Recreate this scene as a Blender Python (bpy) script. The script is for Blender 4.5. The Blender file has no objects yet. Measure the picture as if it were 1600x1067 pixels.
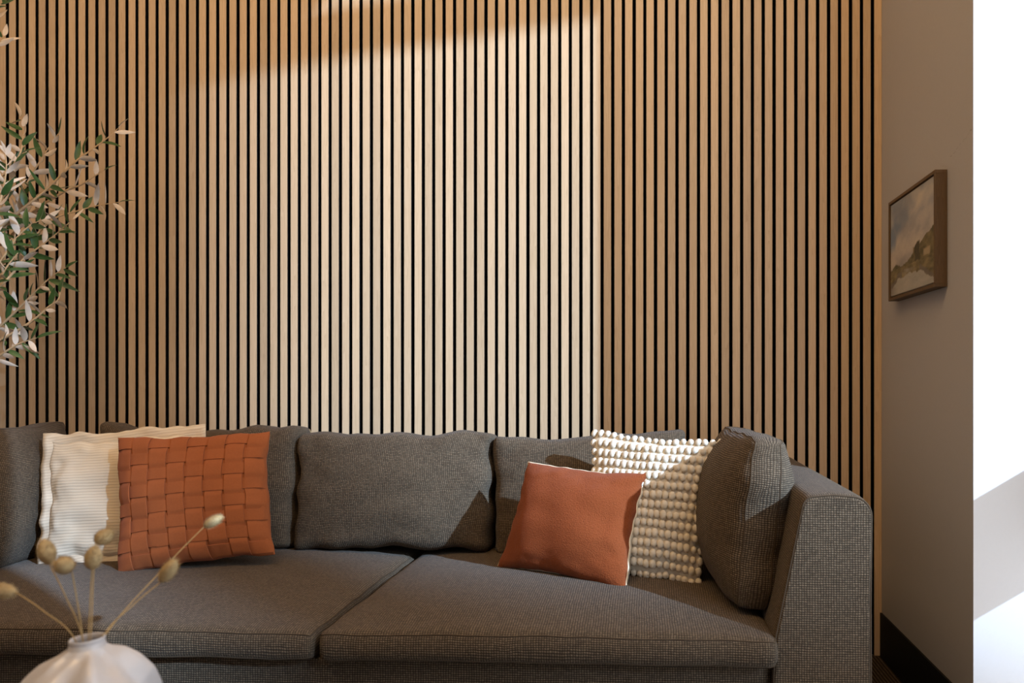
import bpy, math, random
import numpy as np
from mathutils import Vector, Matrix, noise

random.seed(7)
scene = bpy.context.scene
C = scene.collection

# ------------------------------------------------------------------ camera
F_PX = 1123.0
PSI = 0.043433
CAM_D, CAM_H = 2.70, 1.031
cam = bpy.data.cameras.new('camera')
cam_o = bpy.data.objects.new('camera', cam)
C.objects.link(cam_o)
cam_o.location = (0, -CAM_D, CAM_H)
cam_o.rotation_euler = (math.pi / 2, 0, PSI)
cam.sensor_width = 36.0
cam.sensor_fit = 'HORIZONTAL'
cam.lens = F_PX / 1600 * 36
cam.shift_x = -(961.2 - 800) / 1600
cam.shift_y = (590 - 533.5) / 1600
cam.clip_start = 0.05
cam.dof.use_dof = True
cam.dof.focus_distance = 2.2
cam.dof.aperture_fstop = 2.6
scene.camera = cam_o

# ------------------------------------------------------------------ world, sun, lamps
world = bpy.data.worlds.new('world')
scene.world = world
world.use_nodes = True
bg = world.node_tree.nodes['Background']
bg.inputs['Color'].default_value = (0.78, 0.87, 1.0, 1)
bg.inputs['Strength'].default_value = 2.5

SUN = Vector((-1.414, 1.0, -0.85)).normalized()      # direction the sunlight travels
sl = bpy.data.lights.new('sun', 'SUN')
sl.energy = 6.6
sl.color = (0.56, 0.82, 1.20)
sl.angle = math.radians(0.8)
so = bpy.data.objects.new('sun', sl)
C.objects.link(so)
so.rotation_euler = SUN.to_track_quat('-Z', 'Y').to_euler()

def area(name, loc, target, sx, sy, power, color):
    l = bpy.data.lights.new(name, 'AREA')
    l.shape = 'RECTANGLE'
    l.size, l.size_y, l.energy, l.color = sx, sy, power, color
    o = bpy.data.objects.new(name, l)
    C.objects.link(o)
    o.location = loc
    o.rotation_euler = (Vector(target) - Vector(loc)).to_track_quat('-Z', 'Y').to_euler()
    return o
WARM = (1.0, 0.62, 0.25)
area('ceiling_wash_light', (-0.9, -2.3, 4.05), (-0.9, 0.0, 1.2), 3.0, 0.6, 60, WARM)
area('ceiling_room_light', (-0.8, -3.4, 4.05), (-0.6, -1.0, 0.6), 2.4, 1.2, 9, (1.0, 0.80, 0.60))

scene.view_settings.view_transform = 'Standard'
scene.view_settings.look = 'None'
scene.view_settings.exposure = 0.0
scene.view_settings.gamma = 1.0
scene.view_settings.use_curve_mapping = False

# ------------------------------------------------------------------ node helpers
def mat(name):
    m = bpy.data.materials.new(name)
    m.use_nodes = True
    nt = m.node_tree
    return m, nt, nt.nodes['Principled BSDF']

class N:
    """tiny shader graph helper"""
    def __init__(s, nt):
        s.nt = nt
    def n(s, t, **kw):
        x = s.nt.nodes.new(t)
        for k, v in kw.items():
            setattr(x, k, v)
        return x
    def link(s, a, b):
        s.nt.links.new(a, b)
    def math(s, op, a, b=None, c=None):
        x = s.n('ShaderNodeMath', operation=op)
        for i, v in enumerate((a, b, c)):
            if v is None:
                continue
            if isinstance(v, (int, float)):
                x.inputs[i].default_value = v
            else:
                s.link(v, x.inputs[i])
        return x.outputs[0]
    def mix(s, fac, a, b, blend='MIX'):
        x = s.n('ShaderNodeMix', data_type='RGBA', blend_type=blend)
        for sock, v in ((x.inputs[0], fac), (x.inputs[6], a), (x.inputs[7], b)):
            if isinstance(v, (int, float)):
                sock.default_value = v
            elif isinstance(v, tuple):
                sock.default_value = (*v, 1) if len(v) == 3 else v
            else:
                s.link(v, sock)
        return x.outputs[2]
    def noise(s, vec, scale, detail=2, rough=0.5, dist=0.0):
        x = s.n('ShaderNodeTexNoise')
        x.inputs['Scale'].default_value = scale
        x.inputs['Detail'].default_value = detail
        x.inputs['Roughness'].default_value = rough
        x.inputs['Distortion'].default_value = dist
        if vec is not None:
            s.link(vec, x.inputs['Vector'])
        return x.outputs['Fac']
    def mapping(s, vec, scale=(1, 1, 1), loc=(0, 0, 0)):
        x = s.n('ShaderNodeMapping')
        x.inputs['Scale'].default_value = scale
        x.inputs['Location'].default_value = loc
        s.link(vec, x.inputs['Vector'])
        return x.outputs[0]
    def bump(s, h, strength, dist, bsdf):
        x = s.n('ShaderNodeBump')
        x.inputs['Strength'].default_value = strength
        x.inputs['Distance'].default_value = dist
        s.link(h, x.inputs['Height'])
        s.link(x.outputs[0], bsdf.inputs['Normal'])

def plain(name, col, rough=0.6, spec=0.3, nscale=None, namt=0.08, bump=0.0, bdist=0.002):
    m, nt, b = mat(name)
    g = N(nt)
    b.inputs['Roughness'].default_value = rough
    b.inputs['Specular IOR Level'].default_value = spec
    if nscale:
        tc = g.n('ShaderNodeTexCoord')
        f = g.noise(tc.outputs['Object'], nscale, 4)
        lo = tuple(c * (1 - namt) for c in col)
        hi = tuple(min(1, c * (1 + namt)) for c in col)
        g.link(g.mix(f, lo, hi), b.inputs['Base Color'])
        if bump:
            g.bump(f, bump, bdist, b)
    else:
        b.inputs['Base Color'].default_value = (*col, 1)
    return m

# wood of the slats
def wood_mat(name, base, dark, contrast=1.0, rough=0.45, sx=90.0, sz=3.0):
    m, nt, b = mat(name)
    g = N(nt)
    tc = g.n('ShaderNodeTexCoord')
    oi = g.n('ShaderNodeObjectInfo')
    off = g.n('ShaderNodeCombineXYZ')
    r = oi.outputs['Random']
    g.link(g.math('MULTIPLY', r, 37.0), off.inputs[0])
    g.link(g.math('MULTIPLY', r, 91.0), off.inputs[2])
    va = g.n('ShaderNodeVectorMath', operation='ADD')
    g.link(tc.outputs['Object'], va.inputs[0])
    g.link(off.outputs[0], va.inputs[1])
    v = va.outputs[0]
    fine = g.noise(g.mapping(v, (420, 420, 9)), 1.0, 3, 0.6)
    cath = g.noise(g.mapping(v, (sx, sx, sz)), 1.0, 1.5, 0.5, 0.6)
    rings = g.math('FRACT', g.math('MULTIPLY', cath, 7.0))
    rings = g.math('POWER', rings, 2.0)
    tone = g.noise(g.mapping(v, (6, 6, 0.7)), 1.0, 2)
    c = g.mix(g.math('MULTIPLY', rings, 0.42 * contrast), base, dark)
    c = g.mix(g.math('MULTIPLY', fine, 0.45 * contrast), c, dark)
    c = g.mix(g.math('MULTIPLY', tone, 0.25), c, tuple(min(1, x * 1.12) for x in base))
    hsv = g.n('ShaderNodeHueSaturation')
    g.link(c, hsv.inputs['Color'])
    g.link(g.math('ADD', g.math('MULTIPLY', r, 0.22), 0.89), hsv.inputs['Value'])
    g.link(hsv.outputs[0], b.inputs['Base Color'])
    b.inputs['Roughness'].default_value = rough
    b.inputs['Specular IOR Level'].default_value = 0.35
    g.bump(fine, 0.15, 0.0006, b)
    return m

M = {}
M['veneer'] = wood_mat('oak_veneer', (0.67, 0.480, 0.295), (0.42, 0.270, 0.145), 1.35)
M['mdf'] = plain('black_mdf', (0.006, 0.005, 0.005), 0.9, 0.05)
M['felt'] = plain('black_felt', (0.004, 0.004, 0.004), 1.0, 0.0, 900, 0.3)
M['paint'] = plain('white_wall_paint', (0.80, 0.775, 0.75), 0.75, 0.2, 120, 0.015, 0.05, 0.001)
M['ceiling'] = plain('ceiling_paint', (0.78, 0.76, 0.73), 0.9, 0.1, 20, 0.02)
M['baseboard'] = plain('black_baseboard', (0.006, 0.006, 0.006), 0.6, 0.2, 40, 0.2)
M['frame_wood'] = wood_mat('walnut_frame', (0.15, 0.090, 0.044), (0.07, 0.040, 0.020), 1.3, 0.55, 120, 6)
M['metal_dark'] = plain('dark_window_metal', (0.05, 0.05, 0.055), 0.4, 0.4, 30, 0.1)
M['concrete'] = plain('grey_render', (0.34, 0.33, 0.32), 0.9, 0.1, 3, 0.1)
M['seam'] = plain('seam_thread', (0.085, 0.058, 0.036), 0.9, 0.1, 300, 0.3)
M['zip_edge'] = plain('tan_overlock', (0.40, 0.26, 0.12), 0.9, 0.1, 500, 0.3)

def fabric_mat(name, warp, weft, cell):
    m, nt, b = mat(name)
    g = N(nt)
    uv = g.n('ShaderNodeUVMap')
    wob = g.n('ShaderNodeTexNoise')
    wob.inputs['Scale'].default_value = 30
    g.link(uv.outputs[0], wob.inputs['Vector'])
    vm = g.n('ShaderNodeVectorMath', operation='SCALE')
    g.link(wob.outputs['Color'], vm.inputs[0])
    vm.inputs['Scale'].default_value = cell * 0.7
    va = g.n('ShaderNodeVectorMath', operation='ADD')
    g.link(uv.outputs[0], va.inputs[0])
    g.link(vm.outputs[0], va.inputs[1])
    sp = g.n('ShaderNodeSeparateXYZ')
    g.link(g.mapping(va.outputs[0], (1 / cell, 1.15 / cell, 1)), sp.inputs[0])
    u, v = sp.outputs[0], sp.outputs[1]
    su = g.math('ABSOLUTE', g.math('SINE', g.math('MULTIPLY', u, math.pi)))
    sv = g.math('ABSOLUTE', g.math('SINE', g.math('MULTIPLY', v, math.pi)))
    h = g.math('MULTIPLY', g.math('POWER', su, 0.8), g.math('POWER', sv, 1.3))
    cid = g.n('ShaderNodeCombineXYZ')
    g.link(g.math('FLOOR', u), cid.inputs[0])
    g.link(g.math('FLOOR', v), cid.inputs[1])
    wn = g.n('ShaderNodeTexWhiteNoise', noise_dimensions='2D')
    g.link(cid.outputs[0], wn.inputs['Vector'])
    yarn = g.noise(uv.outputs[0], 700, 2)
    big = g.noise(uv.outputs[0], 9, 3)
    cw = g.mix(wn.outputs['Value'], tuple(x * 0.65 for x in warp), tuple(x * 1.35 for x in warp))
    cw = g.mix(g.math('MULTIPLY', yarn, 0.5), cw, tuple(x * 0.75 for x in warp))
    c = g.mix(h, weft, cw)
    c = g.mix(g.math('MULTIPLY', big, 0.25), c, tuple(x * 0.6 for x in warp), 'MIX')
    g.link(c, b.inputs['Base Color'])
    b.inputs['Roughness'].default_value = 0.95
    b.inputs['Specular IOR Level'].default_value = 0.1
    b.inputs['Sheen Weight'].default_value = 0.06
    g.bump(h, 0.7, 0.0015, b)
    return m
M['sofa'] = fabric_mat('sofa_basket_weave', (0.240, 0.170, 0.106), (0.011, 0.0078, 0.0056), 0.0062)

def soft_cloth(name, col, nscale, bump, dist, rough=0.95, speck=0.15):
    m, nt, b = mat(name)
    g = N(nt)
    tc = g.n('ShaderNodeTexCoord')
    o = tc.outputs['Object']
    f = g.noise(o, nscale, 3, 0.6)
    big = g.noise(o, 14, 3)
    c = g.mix(f, tuple(x * (1 - speck) for x in col), tuple(min(1, x * (1 + speck)) for x in col))
    c = g.mix(g.math('MULTIPLY', big, 0.5), c, tuple(x * 0.88 for x in col))
    g.link(c, b.inputs['Base Color'])
    b.inputs['Roughness'].default_value = rough
    b.inputs['Specular IOR Level'].default_value = 0.12
    b.inputs['Sheen Weight'].default_value = 0.08
    g.bump(f, bump, dist, b)
    return m
M['suede'] = soft_cloth('rust_suede', (0.37, 0.108, 0.036), 160, 0.25, 0.0010, 0.9, 0.14)
M['felted'] = soft_cloth('terracotta_boucle', (0.285, 0.068, 0.019), 300, 1.0, 0.004, 0.95, 0.22)
M['cream'] = soft_cloth('cream_cotton', (0.86, 0.71, 0.50), 400, 0.35, 0.0015)
M['bobble'] = soft_cloth('cream_wool', (0.75, 0.655, 0.515), 380, 0.5, 0.0015)

def rib_mat():
    m, nt, b = mat('ribbed_cotton')
    g = N(nt)
    uv = g.n('ShaderNodeUVMap')
    sp = g.n('ShaderNodeSeparateXYZ')
    w = g.noise(uv.outputs[0], 20, 2)
    g.link(uv.outputs[0], sp.inputs[0])
    yy = g.math('ADD', sp.outputs[1], g.math('MULTIPLY', w, 0.004))
    s = g.math('SINE', g.math('MULTIPLY', yy, 2 * math.pi / 0.0095))
    h = g.math('POWER', g.math('ADD', g.math('MULTIPLY', s, 0.5), 0.5), 0.6)
    fine = g.noise(uv.outputs[0], 500, 2)
    hh = g.math('ADD', h, g.math('MULTIPLY', fine, 0.5))
    c = g.mix(h, (0.76, 0.63, 0.47), (0.86, 0.74, 0.57))
    g.link(c, b.inputs['Base Color'])
    b.inputs['Roughness'].default_value = 0.95
    b.inputs['Specular IOR Level'].default_value = 0.1
    g.bump(hh, 0.35, 0.0016, b)
    return m
M['rib'] = rib_mat()

def carpet_mat():
    m, nt, b = mat('ribbed_carpet')
    g = N(nt)
    tc = g.n('ShaderNodeTexCoord')
    sp = g.n('ShaderNodeSeparateXYZ')
    g.link(tc.outputs['Object'], sp.inputs[0])
    s = g.math('ADD', g.math('MULTIPLY', g.math('SINE', g.math('MULTIPLY', sp.outputs[0], 2 * math.pi / 0.012)), 0.5), 0.5)
    f = g.noise(g.mapping(tc.outputs['Object'], (300, 60, 1)), 1.0, 2)
    c = g.mix(g.math('MULTIPLY', s, f), (0.022, 0.015, 0.010), (0.16, 0.115, 0.075))
    g.link(c, b.inputs['Base Color'])
    b.inputs['Roughness'].default_value = 1.0
    b.inputs['Specular IOR Level'].default_value = 0.0
    g.bump(s, 0.6, 0.003, b)
    return m
M['carpet'] = carpet_mat()

m, nt, b = mat('glazed_ceramic'); g = N(nt)
tc = g.n('ShaderNodeTexCoord')
g.link(g.mix(g.noise(tc.outputs['Object'], 22, 3), (0.55, 0.50, 0.47), (0.66, 0.62, 0.60)), b.inputs['Base Color'])
b.inputs['Roughness'].default_value = 0.30
b.inputs['Coat Weight'].default_value = 0.2
b.inputs['Coat Roughness'].default_value = 0.08
M['ceramic'] = m
M['straw'] = plain('dry_straw', (0.50, 0.33, 0.14), 0.8, 0.2, 60, 0.2)
M['tail'] = plain('bunny_tail_fluff', (0.50, 0.36, 0.18), 0.95, 0.1, 160, 0.3)
M['bark'] = plain('pale_bark', (0.55, 0.37, 0.20), 0.85, 0.1, 90, 0.25, 0.3)
M['leaf_top'] = plain('leaf_green', (0.042, 0.090, 0.020), 0.42, 0.4, 40, 0.45)
M['leaf_under'] = plain('leaf_pale_underside', (0.80, 0.66, 0.52), 0.7, 0.2, 60, 0.15)
M['terracotta'] = plain('clay_pot', (0.30, 0.27, 0.24), 0.8, 0.2, 30, 0.15, 0.2)
M['soil'] = plain('dark_soil', (0.03, 0.022, 0.016), 1.0, 0.0, 80, 0.5, 0.6, 0.01)
M['table_wood'] = wood_mat('dark_table_wood', (0.16, 0.10, 0.06), (0.07, 0.045, 0.03), 1.0, 0.4)

# ------------------------------------------------------------------ object helpers
ORG = {}
def prop(o, label=None, cat=None, group=None, kind=None):
    for k, v in (('label', label), ('category', cat), ('group', group), ('kind', kind)):
        if v:
            o[k] = v
    return o

def empty(name, loc, label, cat, group=None):
    o = bpy.data.objects.new(name, None)
    o.empty_display_size = 0.05
    C.objects.link(o)
    o.location = loc
    ORG[o.name] = Vector(loc)
    return prop(o, label, cat, group)

def attach(o, parent, origin):
    ORG[o.name] = Vector(origin)
    if parent is not None:
        o.parent = parent
        o.location = Vector(origin) - ORG[parent.name]
    else:
        o.location = origin

def mesh_data(name, verts, faces, mats, uvs=None, smooth=True, fmat=None):
    me = bpy.data.meshes.new(name)
    me.from_pydata([tuple(v) for v in verts], [], faces)
    for mm in (mats if isinstance(mats, (list, tuple)) else [mats]):
        me.materials.append(mm)
    if fmat is not None:
        me.polygons.foreach_set('material_index', fmat)
    if uvs is not None:
        lay = me.uv_layers.new(name='UVMap')
        lay.data.foreach_set('uv', [c for uv in uvs for c in uv])
    me.polygons.foreach_set('use_smooth', [smooth] * len(me.polygons))
    me.update()
    return me

def mk(name, verts, faces, mats, parent=None, origin=None, uvs=None, smooth=True, fmat=None):
    """verts are world coordinates; the object's own origin is `origin` (default: its parent's)"""
    if origin is None:
        origin = ORG[parent.name] if parent is not None else (0, 0, 0)
    origin = Vector(origin)
    me = mesh_data(name, [Vector(v) - origin for v in verts], faces, mats, uvs, smooth, fmat)
    o = bpy.data.objects.new(name, me)
    C.objects.link(o)
    attach(o, parent, origin)
    return o

def inst(name, me, loc, parent, rot=None, scale=None):
    o = bpy.data.objects.new(name, me)
    C.objects.link(o)
    attach(o, parent, loc)
    if rot is not None:
        o.rotation_mode = 'QUATERNION'
        o.rotation_quaternion = rot
    if scale is not None:
        o.scale = scale
    return o

def box_vf(x0, x1, y0, y1, z0, z1):
    v = [(x, y, z) for z in (z0, z1) for y in (y0, y1) for x in (x0, x1)]
    f = [(0, 2, 3, 1), (4, 5, 7, 6), (0, 1, 5, 4), (2, 6, 7, 3), (0, 4, 6, 2), (1, 3, 7, 5)]
    return v, f

def bevel(o, w, seg=2):
    md = o.modifiers.new('bevel', 'BEVEL')
    md.width, md.segments = w, seg
    md.limit_method = 'ANGLE'
    return o

def box(name, b6, m, parent=None, origin=None, bev=0.0):
    v, f = box_vf(*b6)
    o = mk(name, v, f, m, parent, origin, smooth=False)
    if bev:
        bevel(o, bev)
    return o

def tube_vf(pts, rad, sides=8, closed=False, caps=True):
    pts = [Vector(p) for p in pts]
    n = len(pts)
    V, Fc = [], []
    prev = None
    for i, p in enumerate(pts):
        if closed:
            t = pts[(i + 1) % n] - pts[i - 1]
        else:
            t = pts[min(i + 1, n - 1)] - pts[max(i - 1, 0)]
        t = t.normalized() if t.length > 1e-9 else Vector((0, 0, 1))
        if prev is None:
            a = Vector((0, 0, 1)) if abs(t.z) < 0.9 else Vector((1, 0, 0))
            nx = t.cross(a).normalized()
        else:
            nx = (prev - t * prev.dot(t))
            nx = nx.normalized() if nx.length > 1e-6 else t.orthogonal().normalized()
        prev = nx
        ny = t.cross(nx)
        r = rad(i / max(1, n - 1)) if callable(rad) else rad
        for k in range(sides):
            a = 2 * math.pi * k / sides
            V.append(p + nx * (r * math.cos(a)) + ny * (r * math.sin(a)))
    m = n if closed else n - 1
    for i in range(m):
        for k in range(sides):
            a, b2 = i * sides + k, i * sides + (k + 1) % sides
            j = ((i + 1) % n) * sides
            Fc.append((a, b2, j + (k + 1) % sides, j + k))
    if caps and not closed:
        Fc.append(tuple(range(sides))[::-1])
        Fc.append(tuple((n - 1) * sides + k for k in range(sides)))
    return V, Fc

def merge(parts):
    V, Fc = [], []
    for v, f in parts:
        o = len(V)
        V += list(v)
        Fc += [tuple(i + o for i in q) for q in f]
    return V, Fc

def smooth_path(pts, k=6):
    pts = [Vector(p) for p in pts]
    out = []
    for i in range(len(pts) - 1):
        p0, p1, p2, p3 = pts[max(i - 1, 0)], pts[i], pts[i + 1], pts[min(i + 2, len(pts) - 1)]
        for j in range(k):
            t = j / k
            out.append(0.5 * ((2 * p1) + (p2 - p0) * t + (2 * p0 - 5 * p1 + 4 * p2 - p3) * t * t
                              + (3 * p1 - p0 - 3 * p2 + p3) * t ** 3))
    out.append(pts[-1])
    return out

def revolve(profile, n=48, fn=None):
    V, Fc = [], []
    for (r, z) in profile:
        for k in range(n):
            a = 2 * math.pi * k / n
            rr = r * (fn(a, z) if fn else 1)
            V.append((rr * math.cos(a), rr * math.sin(a), z))
    for i in range(len(profile) - 1):
        for k in range(n):
            Fc.append((i * n + k, i * n + (k + 1) % n, (i + 1) * n + (k + 1) % n, (i + 1) * n + k))
    return V, Fc

# ------------------------------------------------------------------ the room
XR = 0.871            # right wall plane
XL, YB, ZC = -3.6, -5.2, 4.2
W_J, W_E = 0.744, 2.88   # window opening: from / to (distance from the slat wall)
TH = 0.40             # wall thickness
floor = prop(box('floor', (XL - .2, XR + TH, YB - .2, 0.03, -0.1, 0.0), M['carpet']), kind='structure')
ceil = prop(box('ceiling', (XL - .2, XR + TH, YB - .2, 0.4, ZC, ZC + .2), M['ceiling']), kind='structure')
prop(box('wall_left', (XL - .2, XL, YB, 0.4, 0, ZC), M['paint']), kind='structure')
prop(box('wall_behind', (XL, XR, YB - .2, YB, 0, ZC), M['paint']), kind='structure')

def scuff_paint():
    """wall paint with a faint dark scuff line beside the picture"""
    m, nt, b = mat('white_wall_paint_scuffed')
    g = N(nt)
    tc = g.n('ShaderNodeTexCoord')
    f = g.noise(tc.outputs['Object'], 120, 4)
    sp = g.n('ShaderNodeSeparateXYZ')
    g.link(tc.outputs['Object'], sp.inputs[0])
    y, z = sp.outputs[1], sp.outputs[2]
    wob = g.math('MULTIPLY', g.math('SUBTRACT', g.noise(tc.outputs['Object'], 60, 3), 0.5), 0.018)
    # line through (y,z) = (-.60,1.665) .. (-.75,1.70)
    line = g.math('ADD', g.math('MULTIPLY', g.math('ADD', y, 0.60), -0.23), 1.664)
    d = g.math('ABSOLUTE', g.math('SUBTRACT', g.math('ADD', z, wob), line))
    on = g.math('MULTIPLY', g.math('LESS_THAN', d, 0.0009), g.math('LESS_THAN', y, -0.598))
    on = g.math('MULTIPLY', on, g.math('GREATER_THAN', g.noise(tc.outputs['Object'], 90, 2), 0.45))
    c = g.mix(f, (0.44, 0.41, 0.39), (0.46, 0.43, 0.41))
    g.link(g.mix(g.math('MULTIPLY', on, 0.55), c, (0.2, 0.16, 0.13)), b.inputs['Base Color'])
    b.inputs['Roughness'].default_value = 0.75
    b.inputs['Specular IOR Level'].default_value = 0.2
    g.bump(f, 0.05, 0.001, b)
    return m
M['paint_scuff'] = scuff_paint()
# right wall: the short pier beside the slats, then the tall window opening, then the rest
v1 = box_vf(XR, XR + TH, -W_J, 0.4, 0, ZC)
v2 = box_vf(XR, XR + TH, YB, -W_E, 0, ZC)
v3 = box_vf(XR, XR + TH, -W_E, -W_J, 4.0, ZC)
v4 = box_vf(XR, XR + TH, -W_E, -W_J, 0, 0.08)
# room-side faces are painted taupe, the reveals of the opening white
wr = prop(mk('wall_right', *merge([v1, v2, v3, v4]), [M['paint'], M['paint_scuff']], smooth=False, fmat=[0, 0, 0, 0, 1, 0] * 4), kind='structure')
prop(box('baseboard_right', (XR - 0.008, XR, -W_J, -0.0005, 0.0, 0.162), M['baseboard'], bev=0.001), kind='structure')

# window frame on the outer side of the opening
win = prop(empty('window_1', (XR + 0.33, -(W_J + W_E) / 2, 0.08), None, None), kind='structure')
del_keys = [k for k in ('label', 'category') if k in win]
xw0, xw1 = XR + 0.30, XR + 0.36
box('reveal_shade_box', (xw0, xw1, -1.42, -W_J, 0.60, 0.885), M['metal_dark'], win)  # unseen box added to cast the shaded band on the reveal
box('window_stile', (xw0, xw1, -W_E, -W_E + .05, 0.08, 4.0), M['metal_dark'], win)
box('window_sill', (xw0, xw1, -W_E, -W_J, 0.08, 0.12), M['metal_dark'], win)
box('window_head', (xw0, xw1, -W_E, -W_J, 3.95, 4.0), M['metal_dark'], win)

# unseen beam and distant slabs, added outside to shape the sun patch
def sunpt(xw, zw, w):
    """point that lies `w` in front of the slat wall on the sun ray that reaches (xw, zw) on it"""
    return Vector((xw + 1.414 * w, -w, zw + 0.85 * w))
a, b2 = sunpt(-0.10, 2.425, (4.45 - 2.425) / 0.85), sunpt(-2.2, 2.14, (4.45 - 2.14) / 0.85)
d = (b2 - a).normalized()
side = Vector((-d.y, d.x, 0)) * 0.05
up = Vector((0, 0, 0.14))
ca = a - d * 1.0
cb = b2 + d * 0.1
cv = [ca - side, ca + side, cb + side, cb - side]
cv = cv + [p + up for p in cv]
prop(mk('sun_blocker_beam_1', cv, [(0, 3, 2, 1), (4, 5, 6, 7), (0, 1, 5, 4), (1, 2, 6, 5), (2, 3, 7, 6), (3, 0, 4, 7)],
        M['concrete'], smooth=False), kind='structure')

def blocker_slab(xa, xb, za, zb, w):
    """upright slab facing the window, `w` metres out along the sun, shading xa..xb, za..zb"""
    p = [sunpt(xa, za, w), sunpt(xb, za, w), sunpt(xb, zb, w), sunpt(xa, zb, w)]
    t = Vector((0.0, -0.4, 0.0))
    return p + [q + t for q in p], [(0, 1, 2, 3), (7, 6, 5, 4), (0, 4, 5, 1), (1, 5, 6, 2), (2, 6, 7, 3), (3, 7, 4, 0)]
fw = merge([blocker_slab(-2.24, -1.50, 0.55, 4.0, 18.0), blocker_slab(-1.95, -1.46, -15.3, 0.55, 18.0), blocker_slab(-1.46, 0.6, -15.3, -0.28, 18.0)])
prop(mk('sun_blocker_slabs', *fw, M['concrete'], smooth=False), kind='structure')  # slabs added out of view to trim the sunlight on wall and sofa

# ------------------------------------------------------------------ slat wall
wb = prop(box('wall_back', (XL, XR, 0.021, 0.4, 0, ZC), M['felt']), kind='structure')
ORG[wb.name] = Vector((0, 0, 0))
sw, pitch, depth = 0.0272, 0.0401, 0.020
sv, sf = box_vf(-sw / 2, sw / 2, 0, depth, 0, ZC - 0.01)
slat_me = mesh_data('slat', sv, sf, [M['mdf'], M['veneer']], smooth=False, fmat=[0, 0, 1, 0, 0, 0])
nsl = 100
for i in range(nsl):
    x = 0.8563 - i * pitch + random.uniform(-.0004, .0004)
    inst('slat', slat_me, (x, 0.0, 0.002), wb)

# ------------------------------------------------------------------ boxed (sofa) cushions
def ts(n):
    out = []
    for i in range(n + 1):
        t = -1 + 2 * i / n
        out.append(math.copysign(1 - (1 - abs(t)) ** 1.55, t))
    return out

def boxed(size, r, bulge, pinch=0.02, sag=0.0, wr_amp=0.004, seed=0, n=26, uvrot=False, bulge_back=None, cround=0.0):
    hx, hy, hz = (s / 2 for s in size)
    H = Vector((hx, hy, hz))
    bb = bulge if bulge_back is None else bulge_back
    sd = Vector((seed * 3.7, seed * 1.9, seed * 5.3))
    def place(c):
        p = Vector((c[0] * hx, c[1] * hy, c[2] * hz))
        q = Vector([max(-(H[i] - r), min(H[i] - r, p[i])) for i in range(3)])
        dd = p - q
        if dd.length > 1e-9:
            p = q + dd.normalized() * min(r, dd.length) if True else p
        nx, nz = p.x / hx, p.z / hz
        fx, fz = 1 - abs(nx) ** 2.4, 1 - abs(nz) ** 2.4
        ff = max(0, fx) ** 0.75 * max(0, fz) ** 0.75
        y = p.y + (bulge if p.y < 0 else bb) * ff * (p.y / hy)
        x = p.x * (1 - pinch * max(0, 1 - nz * nz))
        z = p.z * (1 - pinch * 1.1 * max(0, 1 - nx * nx))
        z -= sag * max(0, 1 - nx * nx) * max(0, nz)
        cr = 1 - cround * (nx * nz) ** 4
        x, z = x * cr, z * cr
        w = noise.noise(Vector((p.x * 7, p.y * 5, p.z * 9)) + sd) * wr_amp
        w2 = noise.noise(Vector((p.x * 22, p.y * 8, p.z * 30)) + sd) * wr_amp * 0.35
        e = 0.5 + 0.8 * (abs(nx) ** 4 + abs(nz) ** 4) / 2
        y += math.copysign((w + w2) * e, p.y)
        z += noise.noise(Vector((p.x * 9, 3.1, 0.7)) + sd) * wr_amp * abs(nz)
        x += noise.noise(Vector((1.3, 8.1, p.z * 11)) + sd) * wr_amp * abs(nx)
        return Vector((x, y, z))
    T = ts(n)
    Ty = [-1, -0.6, 0, 0.6, 1]
    V, idx, Fc, UV = [], {}, [], []
    def vid(c):
        k = (round(c[0], 5), round(c[1], 5), round(c[2], 5))
        if k not in idx:
            idx[k] = len(V)
            V.append(place(c))
        return idx[k]
    def grid(fn, A, B, uvf, flip):
        for i in range(len(A) - 1):
            for j in range(len(B) - 1):
                cs = [fn(A[i], B[j]), fn(A[i + 1], B[j]), fn(A[i + 1], B[j + 1]), fn(A[i], B[j + 1])]
                if flip:
                    cs = cs[::-1]
                Fc.append(tuple(vid(c) for c in cs))
                for c in cs:
                    uv = uvf(c)
                    UV.append((uv[1], uv[0]) if uvrot else uv)
    grid(lambda a, b: (a, -1, b), T, T, lambda c: (c[0] * hx, c[2] * hz), False)
    grid(lambda a, b: (a, 1, b), T, T, lambda c: (c[0] * hx, c[2] * hz), True)
    grid(lambda a, b: (a, b, -1), T, Ty, lambda c: (c[0] * hx, c[1] * hy), True)
    grid(lambda a, b: (a, b, 1), T, Ty, lambda c: (c[0] * hx, c[1] * hy), False)
    grid(lambda a, b: (-1, a, b), Ty, T, lambda c: (c[1] * hy, c[2] * hz), True)
    grid(lambda a, b: (1, a, b), Ty, T, lambda c: (c[1] * hy, c[2] * hz), False)
    loops = []
    for s in (-1, 1):
        per = [(t, s, -1) for t in T] + [(1, s, t) for t in T[1:]] + [(t, s, 1) for t in T[::-1][1:]] + [(-1, s, t) for t in T[::-1][1:-1]]
        loops.append([place(c) for c in per])
    return V, Fc, UV, loops

def add_boxed(name, parent, loc, rot, seam_mats, label=None, seam_r=0.0017, **kw):
    V, Fc, UV, loops = boxed(**kw)
    R = Matrix.Translation(loc) @ rot.to_4x4()
    V = [R @ v for v in V]
    o = mk(name, V, Fc, M['sofa'], parent, uvs=UV)
    if label:
        o['label'] = label
    for lp, sm in zip(loops, seam_mats):
        if sm is None:
            continue
        v, f = tube_vf([R @ p for p in lp], seam_r, 6, closed=True)
        mk('piping', v, f, sm, o, origin=ORG[parent.name])
    return o

from mathutils import Euler
def E(x=0, y=0, z=0):
    return Euler((math.radians(x), math.radians(y), math.radians(z))).to_matrix()

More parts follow.
